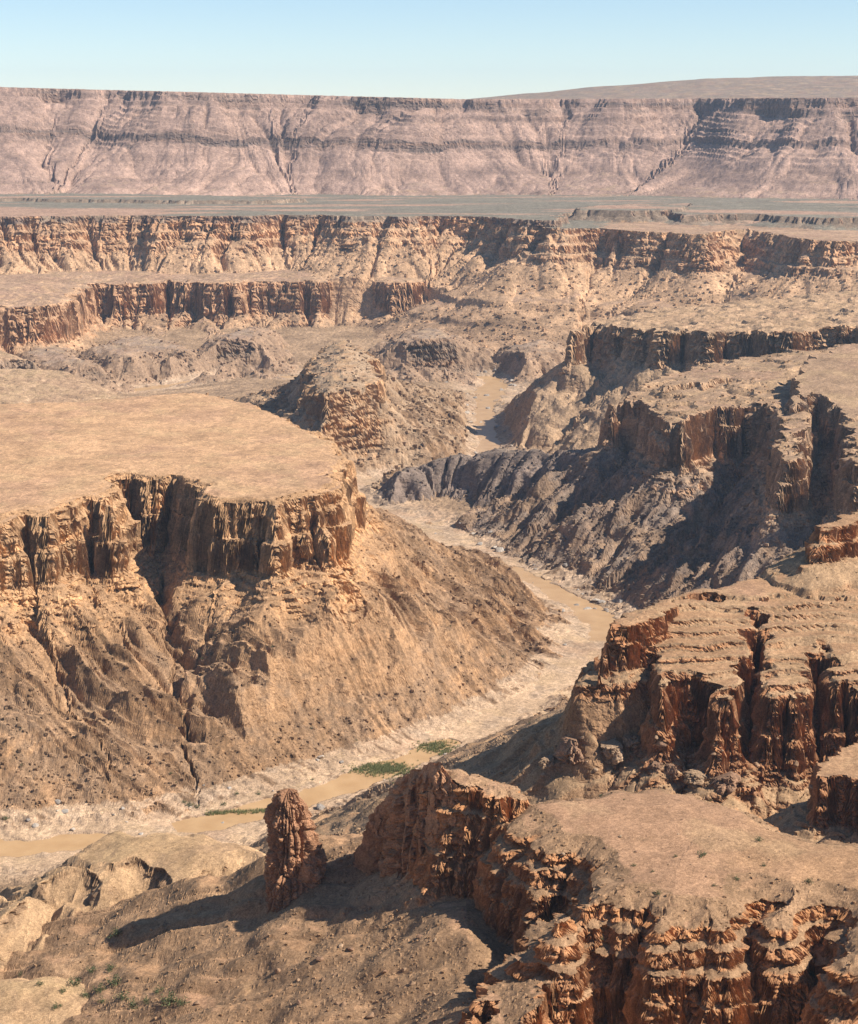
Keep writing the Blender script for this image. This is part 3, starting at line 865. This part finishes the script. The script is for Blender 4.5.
def chain(sg, i):
    """point i of the subdivided edge sg"""
    n = NSf[sg]
    base = (sg // (NR - 1)) * NR + sg % (NR - 1)
    return np.where(i == 0, base, np.where(i == n, base + 1, NB + off[sg] + i - 1))


QUADS, TRIS, QREG, TREG = [], [], [], []
sa, sb = SI[:-1].ravel(), SI[1:].ravel()
rg = GRID[:-1, :-1].ravel()
for na in (1, 2, 4, 8, 16):
    for nb in (1, 2, 4, 8, 16):
        k = np.nonzero((NSf[sa] == na) & (NSf[sb] == nb))[0]
        if not len(k):
            continue
        A, B, g = sa[k], sb[k], rg[k]
        if na == nb:
            for i in range(na):
                QUADS.append(np.stack([chain(A, i), chain(B, i), chain(B, i + 1), chain(A, i + 1)], -1))
                QREG.append(g)
            continue
        m_, k_ = min(na, nb), max(na, nb) // min(na, nb)
        for t_ in range(m_):
            for i in range(t_ * k_, (t_ + 1) * k_):
                if na > nb:
                    TRIS.append(np.stack([chain(A, i), chain(B, t_), chain(A, i + 1)], -1))
                else:
                    TRIS.append(np.stack([chain(B, i), chain(B, i + 1), chain(A, t_)], -1))
                TREG.append(g)
            e = (t_ + 1) * k_
            if na > nb:
                TRIS.append(np.stack([chain(B, t_), chain(B, t_ + 1), chain(A, e)], -1))
            else:
                TRIS.append(np.stack([chain(A, t_), chain(B, e), chain(A, t_ + 1)], -1))
            TREG.append(g)
QUADS, TRIS, QREG, TREG = [np.concatenate(k) for k in (QUADS, TRIS, QREG, TREG)]
for rname, k in RI.items():
    q, tr = QUADS[QREG == k], TRIS[TREG == k]
    if not len(q):
        continue
    flat = np.concatenate([q.ravel(), tr.ravel()])
    u, inv = np.unique(flat, return_inverse=True)
    inv = inv.ravel()
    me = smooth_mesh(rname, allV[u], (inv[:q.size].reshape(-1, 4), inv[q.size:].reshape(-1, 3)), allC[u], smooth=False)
    me.materials.append(names[rname])
    o = bpy.data.objects.new(rname, me)
    COL.objects.link(o)
    o["kind"] = "structure"
    o["label"] = SL[rname]

# ---------------------------------------------------------------- river
m, t, b = mat("muddy_water")
nw = node(t, "ShaderNodeTexNoise", i_Scale=0.05, i_Detail=4)
tcw = node(t, "ShaderNodeTexCoord")
t.links.new(tcw.outputs["Object"], nw.inputs["Vector"])
t.links.new(ramp(t, nw.outputs[0], (0.3, (.42, .25, .12)), (0.7, (.52, .33, .17))), b.inputs["Base Color"])
b.inputs["Roughness"].default_value = 0.32
b.inputs["Specular IOR Level"].default_value = 0.12
nr = node(t, "ShaderNodeTexNoise", i_Scale=0.8, i_Detail=3)
t.links.new(tcw.outputs["Object"], nr.inputs["Vector"])
bp = node(t, "ShaderNodeBump", i_Strength=0.15, i_Distance=0.1)
t.links.new(nr.outputs[0], bp.inputs["Height"])
t.links.new(bp.outputs[0], b.inputs["Normal"])
P = chaikin(RIV, False, 3)
tg = np.gradient(P, axis=0)
tg /= np.linalg.norm(tg, axis=1, keepdims=True)
nn = np.stack([-tg[:, 1], tg[:, 0]], 1)
ws = np.linspace(-38, 38, 5)
V = np.concatenate([np.concatenate([P + nn * wv, np.full((len(P), 1), -0.6)], 1) for wv in ws])
n = len(P)
Q = np.array([[a * n + i, a * n + i + 1, (a + 1) * n + i + 1, (a + 1) * n + i] for a in range(4) for i in range(n - 1)])
me = smooth_mesh("river", V, Q)
me.materials.append(m)
river = bpy.data.objects.new("river", me)
COL.objects.link(river)
river["kind"] = "structure"
river["label"] = "muddy tan river winding along the canyon floor"

# ---------------------------------------------------------------- air
m, t, b = mat("haze_air")
t.nodes.remove(b)
vp = node(t, "ShaderNodeVolumePrincipled")
vp.inputs["Color"].default_value = (0.55, 0.75, 1.0, 1)
vp.inputs["Density"].default_value = 0.000022
vp.inputs["Anisotropy"].default_value = 0.2
t.links.new(vp.outputs[0], t.nodes["Material Output"].inputs["Volume"])
x0, x1, y0, y1, z0_, z1 = -7500, 9500, -300, 15000, -120, 720
V = [(x, y, z) for x in (x0, x1) for y in (y0, y1) for z in (z0_, z1)]
Q = np.array([[0, 1, 3, 2], [4, 6, 7, 5], [0, 4, 5, 1], [2, 3, 7, 6], [0, 2, 6, 4], [1, 5, 7, 3]])
me = smooth_mesh("haze", np.array(V, float), Q)
me.materials.append(m)
hz = bpy.data.objects.new("haze", me)
COL.objects.link(hz)
hz["kind"] = "stuff"
hz["label"] = "thin pale blue haze over the distant canyon and escarpment"

# ---------------------------------------------------------------- rocks
def tag(o, label, cat, group=None):
    o["label"] = label
    o["category"] = cat
    if group:
        o["group"] = group


def ground(x, y):
    x, y = np.atleast_1d(np.array(x, float)), np.atleast_1d(np.array(y, float))
    return height(x, y)[0]


def star_rock(name, nu, nv, fn, colour, material, cap=True):
    """closed rock surface: fn(angle, level 0..1) gives x, y, z arrays; blocky weathering on top"""
    U, Vv = np.meshgrid(np.arange(nu) / nu * 2 * np.pi, np.linspace(0, 1, nv))
    x, y, z = [k.ravel().astype(float) for k in fn(U, Vv)]
    rr = np.hypot(x, y) + 1e-6
    d = np.zeros_like(x)
    for w_, h_, a_, sd in ((7.0, 9.0, 1.5, 4), (3.4, 5.0, 0.8, 8), (1.8, 1.1, 0.32, 5), (0.9, 0.8, 0.14, 6)):
        i_, g_ = worley((x / w_ + 40).astype(f4), (y / w_ + 40).astype(f4), (z / h_ + 40).astype(f4), sd)
        d += a_ * (i_ - 0.9 * np.clip(1 - g_ * 5, 0, 1))
    k = np.minimum(1, rr / 3)
    x, y = x + x / rr * d * k, y + y / rr * d * k
    V = np.stack([x, y, z], -1)
    i, j = np.meshgrid(np.arange(nu), np.arange(nv - 1))
    i, j = i.ravel(), j.ravel()
    Q = np.stack([j * nu + i, j * nu + (i + 1) % nu, (j + 1) * nu + (i + 1) % nu, (j + 1) * nu + i], -1)
    bd = n3((z * 0.3).astype(f4), 0 * z + 2.2, 0 * z + 1.1, 3)[:, None]
    c = np.array(colour) * (1 + 0.3 * bd)
    me = smooth_mesh(name, V, Q, np.clip(c, 0.02, 0.8).astype(f4), smooth=False)
    me.materials.append(material)
    o = bpy.data.objects.new(name, me)
    COL.objects.link(o)
    return o


def pinnacle_shape(U, L):
    h = 50 * L
    c = np.cos(U)
    right = np.interp(h, [0, 10, 18, 26, 33, 38, 44, 49, 50], [15, 13.5, 12.6, 11.4, 9.6, 6.8, 5.0, 3.6, 0.1])
    left = np.interp(h, [0, 10, 25, 38, 42, 45, 49, 50], [9.5, 8.4, 8.0, 7.4, 6.4, 5.2, 3.8, 0.1])
    deep = np.interp(h, [0, 10, 30, 40, 46, 50], [12, 9.5, 8.0, 7.0, 5.0, 0.1])
    r = np.where(c > 0, np.hypot(right * c, deep * np.sin(U)), np.hypot(left * c, deep * np.sin(U)))
    cr = notch(n2(U * 2.2 + 3, h / 60, 71) + 0.3 * n2(U * 5, h / 30, 72), 4)
    r = r * (1 + 0.10 * n2(U * 1.5 + 9, h / 9, 73)) - np.minimum(1.9 * cr, 0.4 * r)
    r = r * 1.2
    return r * c, r * np.sin(U), (h - 12) * 1.12


px_, py_, gz = hit((290, 886))[0]
pin = star_rock("rock_pinnacle", 190, 190, pinnacle_shape, (.36, .185, .10), M_NEAR)
pin.location = (px_, py_, gz)
tag(pin, "tall red-brown rock pinnacle standing alone left of the foreground ridge", "rock pinnacle")


def fin_shape(U, L):
    """a long rock wall: crest climbs from the left end, drops again towards the plateau"""
    ax_ = 38 * np.sign(np.cos(U)) * np.abs(np.cos(U)) ** 0.8
    crest = np.interp(ax_, [-38, -33, -29, -27, -24, -21, -17, -12, -6, 1, 6, 13, 20, 27, 32, 38], [14, 28, 38, 42, 36, 47, 55, 56, 62, 67, 67, 72, 76, 76, 74, 70]) + 1.5 * n2(ax_ / 4.0, 0 * ax_ + 4.4, 83)
    t = L
    thick = np.interp(t, [0, .2, .5, .8, .93, 1], [13, 10.5, 8.6, 6.4, 4.2, 0.1]) * (0.8 + 0.2 * np.abs(np.sin(U)))
    ends = np.interp(t, [0, .5, .9, 1], [1.08, 1.0, .95, .85])
    b_ = np.sign(np.sin(U)) * np.abs(np.sin(U)) ** 0.6
    h = crest * L
    cr = notch(n2(ax_ / 7.5 + 5, h / 70, 84) + 0.35 * n2(ax_ / 3.2, h / 40 + 9, 85), 3.5)
    bul = 1.6 * n2(ax_ / 9, h / 16, 86)
    return ax_ * ends, b_ * (thick + bul - np.minimum(4.2 * cr, 0.6 * thick)), h


fin = star_rock("rock_fin", 300, 170, fin_shape, (.37, .19, .10), M_NEAR)
fin.location = (-8.5, 722, 172)
fin.rotation_euler = (0, 0, math.radians(-54))
tag(fin, "jagged red-brown rock fin at the left end of the foreground ridge", "rock fin")


def boulder_mesh(name, seed, colour):
    r0 = np.random.default_rng(seed)
    sx, sy, sz = 1.0, 0.75 + 0.3 * r0.random(), 0.6 + 0.25 * r0.random()

    def fn(U, L):
        ph = L * np.pi
        p = [np.sin(ph) * np.cos(U), np.sin(ph) * np.sin(U), -np.cos(ph)]
        r = np.ones_like(U) * 1.35
        for _ in range(13):          # planes of a broken block
            n = r0.normal(size=3)
            n /= np.linalg.norm(n)
            t = p[0] * n[0] + p[1] * n[1] + p[2] * n[2]
            r = np.where(t > 0.05, np.minimum(r, (0.72 + 0.25 * r0.random()) / np.maximum(t, 0.05)), r)
        return r * p[0] * sx, r * p[1] * sy, r * p[2] * sz
    U, Vv = np.meshgrid(np.arange(16) / 16 * 2 * np.pi, np.linspace(0.02, 0.98, 11))
    x, y, z = [k.ravel() for k in fn(U, Vv)]
    i, j = [k.ravel() for k in np.meshgrid(np.arange(16), np.arange(10))]
    Q = np.stack([j * 16 + i, j * 16 + (i + 1) % 16, (j + 1) * 16 + (i + 1) % 16, (j + 1) * 16 + i], -1)
    c = np.tile(np.array(colour, f4), (len(x), 1))
    me = smooth_mesh(name, np.stack([x, y, z], -1), Q, c, smooth=False)
    me.materials.append(M_STONE)
    return me


M_STONE = ground_material("boulder_stone", 0.25)
TAN = [boulder_mesh("boulder", 20 + i, c) for i, c in enumerate([(.36, .23, .14), (.31, .19, .115), (.40, .27, .17), (.27, .16, .10)])]
GREY = [boulder_mesh("river_boulder", 40 + i, c) for i, c in enumerate([(.36, .31, .26), (.42, .36, .30), (.30, .255, .215), (.47, .39, .31)])]


def put(name, meshes, P, sizes, label, cat, group, sink=0.3):
    for p, sz in zip(P, sizes):
        o = bpy.data.objects.new(name, random.choice(meshes))
        COL.objects.link(o)
        o.location = (p[0], p[1], p[2] + sz * (0.45 - sink))
        o.scale = (sz * random.uniform(.8, 1.3), sz * random.uniform(.8, 1.2), sz * random.uniform(.75, 1.15))
        o.rotation_euler = (random.uniform(-.3, .3), random.uniform(-.3, .3), random.uniform(0, 6.28))
        tag(o, label, cat, group)


def scatter(n, u0, u1, v0, v1, keep=None):
    uv = [(random.uniform(u0, u1), random.uniform(v0, v1)) for _ in range(n)]
    if keep:
        uv = [q for q in uv if keep(*q)]
    return hit(*uv)


def sizes(n, a, b, p=2.5):
    return [a + (b - a) * random.random() ** p for _ in range(n)]


P = scatter(75, 190, 470, 905, 1018, lambda u, v: v > 1000 - (u - 190) * 0.36)
put("boulder", TAN, P, sizes(len(P), 0.5, 1.5), "tan boulder lying on the stony slope below the pinnacle and the foreground cliff", "boulder", "boulders on the slope below the pinnacle")
P = scatter(26, 560, 790, 800, 880)
put("boulder", TAN, P, sizes(len(P), 0.3, 0.8), "small brown stone lying loose on the rounded bare top of the foreground ridge", "boulder", "stones on top of the foreground ridge")
def block_shape(k):
    r0 = np.random.default_rng(k)
    pl = [(r0.normal(size=3), r0.uniform(.7, 1.0)) for _ in range(9)] + [((0, 0, 1), .75), ((0, 0, -1), .8)]

    def fn(U, L):
        ph = L * np.pi
        p = [np.sin(ph) * np.cos(U), np.sin(ph) * np.sin(U), -np.cos(ph)]
        r = np.full(U.shape, 1.3)
        for n, d in pl:
            n = np.array(n) / np.linalg.norm(n)
            t = p[0] * n[0] + p[1] * n[1] + p[2] * n[2]
            r = np.where(t > 0.05, np.minimum(r, d / np.maximum(t, 0.05)), r)
        r = r * 4.5
        return r * p[0] * 1.15, r * p[1], r * p[2] * 1.1
    return fn


FALLEN = []
for k in range(4):
    o = star_rock("fallen_block", 72, 56, block_shape(90 + k), [(.35, .23, .14), (.31, .19, .115), (.38, .25, .155), (.29, .17, .105)][k], M_NEAR)
    FALLEN.append(o.data)
    bpy.data.objects.remove(o)
P = hit((572, 752), (612, 752), (632, 742), (548, 762), (700, 778), (728, 782), (672, 772), (655, 768))
put("fallen_block", FALLEN, P, [1.5, 1.35, .9, .75, 1.0, 1.1, .7, .8], "large fallen rock block at the foot of the dark red buttress", "rock block", "fallen blocks under the red buttress", 0.1)
P = scatter(40, 520, 840, 735, 800)
P = P[(P[:, 1] > 800)]
put("boulder", TAN, P, sizes(len(P), 0.7, 2.2), "brown boulder among the rubble at the foot of the dark red buttress", "boulder", "rubble under the red buttress")
P = scatter(90, 430, 640, 520, 650)
P = P[P[:, 2] < 9]
put("river_boulder", GREY, P, sizes(len(P), 1.5, 4.5), "pale grey boulder on the river bank between the mesa and the dark slopes", "boulder", "grey boulders along the middle reach of the river")
P = scatter(70, 20, 460, 745, 850)
P = P[(P[:, 2] < 8) & (P[:, 1] > 1100)]
put("river_boulder", GREY, P, sizes(len(P), 0.8, 3.2), "pale boulder on the sandy river bank below the big left mesa", "boulder", "pale boulders along the lower reach of the river")
P = scatter(60, 430, 540, 370, 470)
P = P[P[:, 2] < 9]
put("river_boulder", GREY, P, sizes(len(P), 2, 5.5), "pale grey boulder beside the far river pool", "boulder", "grey boulders around the far pool")

# ---------------------------------------------------------------- plants
def leaf_mesh(name, n, colour, seed, tall=0.8):
    r0 = np.random.default_rng(seed)
    cl = r0.normal(size=(9, 3)) * [0.42, 0.42, 0.22] + [0, 0, 0.42 * tall]
    c = cl[r0.integers(0, 9, n)] + r0.normal(size=(n, 3)) * 0.2
    c[:, 2] = np.abs(c[:, 2])
    a, b = r0.normal(size=(n, 3)), r0.normal(size=(n, 3))
    a /= np.linalg.norm(a, axis=1, keepdims=True)
    b /= np.linalg.norm(b, axis=1, keepdims=True)
    l, w = 0.13, 0.07
    V = np.stack([c - a * l, c + b * w, c + a * l, c - b * w], 1).reshape(-1, 3)
    V[:, 2] = np.maximum(V[:, 2], -0.05)
    Q = np.arange(4 * n).reshape(n, 4)
    me = smooth_mesh(name, V, Q, smooth=False)
    me.materials.append(colour)
    return me


def leaf_mat(name, c1, c2):
    m, t, b = mat(name)
    nz_ = node(t, "ShaderNodeTexNoise", i_Scale=3.0, i_Detail=3)
    tc = node(t, "ShaderNodeTexCoord")
    t.links.new(tc.outputs["Object"], nz_.inputs["Vector"])
    t.links.new(ramp(t, nz_.outputs[0], (0.35, c1), (0.65, c2)), b.inputs["Base Color"])
    b.inputs["Roughness"].default_value = 0.8
    return m


LG = leaf_mat("olive_leaves", (.05, .065, .02), (.12, .13, .045))
LY = leaf_mat("reed_green", (.13, .15, .045), (.24, .23, .09))
BUSH = [leaf_mesh("shrub", 240, LG, 60 + i) for i in range(3)]


def bushes(uv, sz, label, group):
    P = hit(*uv)
    for p, k in zip(P, sz):
        o = bpy.data.objects.new("shrub", random.choice(BUSH))
        COL.objects.link(o)
        o.location = (p[0], p[1], p[2] - 0.03 * k)
        o.scale = (k, k, k * random.uniform(.8, 1.1))
        o.rotation_euler = (0, 0, random.uniform(0, 6.28))
        tag(o, label, "shrub", group)


bushes([(703, 856)], [2.1], "roundest and largest green shrub near the middle of the bare ridge top", None)
bushes([(759, 841)], [1.6], "pale green shrub right of the largest one on the bare ridge top", None)
bushes([(736, 880), (809, 882), (658, 895), (676, 857), (714, 886), (763, 866), (653, 872), (634, 866)], [1.3, 1.5, 1.4, .9, .9, 1.0, .8, 1.0], "small olive shrub near the front edge of the bare ridge top", "shrubs along the front of the ridge top")
bushes([(711, 801), (601, 796), (624, 800)], [1.0, .9, .6], "small dark shrub near the back edge of the bare ridge top", "shrubs along the back of the ridge top")
bushes([(811, 986), (601, 940), (835, 1010)], [1.3, .8, .9], "small green shrub on the front face of the foreground cliff", "shrubs on the foreground cliff")
bushes([(118, 936)], [3.2], "bright green shrub at the foot of the dark face of the low left knoll", None)
bushes([(170, 1001), (115, 982), (100, 990), (75, 985), (123, 998), (133, 1008), (58, 1008), (92, 972), (110, 970), (64, 992), (85, 997), (146, 1003), (160, 992), (182, 1004), (103, 1003), (40, 985), (20, 975)],
       [4.0, 3.4, 2.8, 3.0, 3.2, 3.0, 2.2, 2.5, 2.6, 2.1, 2.3, 2.2, 2.4, 2.6, 2.0, 1.6, 1.4], "grey-green shrub in the dry gully at the lower left", "shrubs in the lower left gully")
bushes([(190, 806), (184, 803), (197, 808), (223, 805), (258, 794), (236, 794), (250, 790), (5, 819), (312, 780)], [3.2, 2.2, 2.6, 2.6, 2.2, 2.2, 1.5, 3.0, 1.6], "dark shrub on the sandy river bank below the big left mesa", "shrubs on the river bank")
random.seed(5)
bushes([(random.uniform(20, 560), random.uniform(600, 790)) for _ in range(26)], [random.uniform(.8, 1.5) for _ in range(26)], "tiny dark shrub dotted on the bare slope of the big left mesa", "shrubs dotted on the mesa slope")

# green grass along the water: nobody could count the blades
uv = [(386 + random.gauss(0, 15), 771 + random.gauss(0, 3)) for _ in range(900)] + [(438 + random.gauss(0, 10), 749 + random.gauss(0, 3)) for _ in range(360)] + \
     [(random.uniform(205, 270), 814 + random.gauss(0, 1.2)) for _ in range(200)]
P = hit(*uv)
P = P[P[:, 2] < 8]
P[:, 2] = np.maximum(P[:, 2], -0.6)
n = len(P)
a = rng.random(n) * 6.28
hgt = 1.1 + 1.3 * rng.random(n)
V = []
for p, q, h in zip(P, a, hgt):
    for k in range(5):
        b_ = q + k * 1.3
        dx, dy = math.cos(b_), math.sin(b_)
        cx_, cy_ = p[0] + dx * 0.5 * k * 0.4, p[1] + dy * 0.5 * k * 0.4
        V += [(cx_ - dy * .25, cy_ + dx * .25, p[2] - 0.1), (cx_ + dy * .25, cy_ - dx * .25, p[2] - 0.1), (cx_ + dx * .5, cy_ + dy * .5, p[2] + h)]
V = np.array(V)
me = smooth_mesh("river_grass", V, np.arange(len(V)).reshape(-1, 3), smooth=False)
me.materials.append(LY)
o = bpy.data.objects.new("river_grass", me)
COL.objects.link(o)
o["kind"] = "stuff"
tag(o, "green grass growing in patches along the river's edge", "grass")

# loose stones on the slopes: far too many to count
def stones(name, regs, n, s0, s1, lo, hi, label, ymax=9e9):
    ok = np.nonzero(np.isin(G, [RI[k] for k in regs]) & (nz > lo) & (nz < hi) & (Y < ymax) & (np.abs(np.arctan2(X, Y)) < 0.235) & ((Z > 12) | (G != 0)))[0]
    k = ok[rng.integers(0, len(ok), n)]
    sz = s0 + (s1 - s0) * rng.random(n) ** 4
    cube = np.array([(x, y, z) for z in (-1, 1) for y in (-1, 1) for x in (-1, 1)], float)
    v = cube[None] * (0.55 + 0.45 * rng.random((n, 8, 3)))
    a = rng.random(n) * 6.28
    c, s_ = np.cos(a)[:, None], np.sin(a)[:, None]
    v = np.stack([v[..., 0] * c - v[..., 1] * s_, v[..., 0] * s_ + v[..., 1] * c, v[..., 2] * 0.75], -1)
    v = v * (sz * 0.5)[:, None, None] + np.stack([X2[k], Y2[k], Z2[k] + 0.18 * sz], -1)[:, None, :]
    f = np.array([(0, 2, 3, 1), (4, 5, 7, 6), (0, 1, 5, 4), (2, 6, 7, 3), (0, 4, 6, 2), (1, 3, 7, 5)])
    q = (f[None] + (np.arange(n) * 8)[:, None, None]).reshape(-1, 4)
    cc = np.repeat(col[k] * (0.8 + 0.5 * rng.random((n, 1))), 8, 0)
    me = smooth_mesh(name, v.reshape(-1, 3), q, np.clip(cc, .02, .7).astype(f4), smooth=False)
    me.materials.append(M_STONE)
    o = bpy.data.objects.new(name, me)
    COL.objects.link(o)
    o["kind"] = "stuff"
    tag(o, label, "stones")


stones("loose_stones", ["foreground_ridge"], 7000, 0.25, 1.3, 0.70, 0.97, "loose stones strewn over the slopes of the foreground ridge")
stones("loose_stones", ["left_knoll", "rim_slope"], 2500, 0.25, 1.2, 0.70, 0.985, "loose stones on the low hills at the lower left")
stones("loose_stones", ["near_buttress"], 3000, 0.4, 2.4, 0.62, 0.93, "rubble and stones on the ledges of the red buttress")
stones("loose_stones", ["left_mesa"], 9000, 0.6, 3.2, 0.70, 0.93, "fallen stones scattered over the slopes of the big left mesa")
stones("loose_stones", ["lower_bench", "dark_spur"], 7000, 1.0, 4.5, 0.65, 0.97, "dark stones scattered over the slopes and ledges on the right", 2700)
stones("loose_stones", ["far_canyon_wall", "foothills", "middle_butte"], 9000, 2.0, 8.0, 0.65, 0.96, "blocks and stones on the slopes of the far canyon wall and butte", 4600)
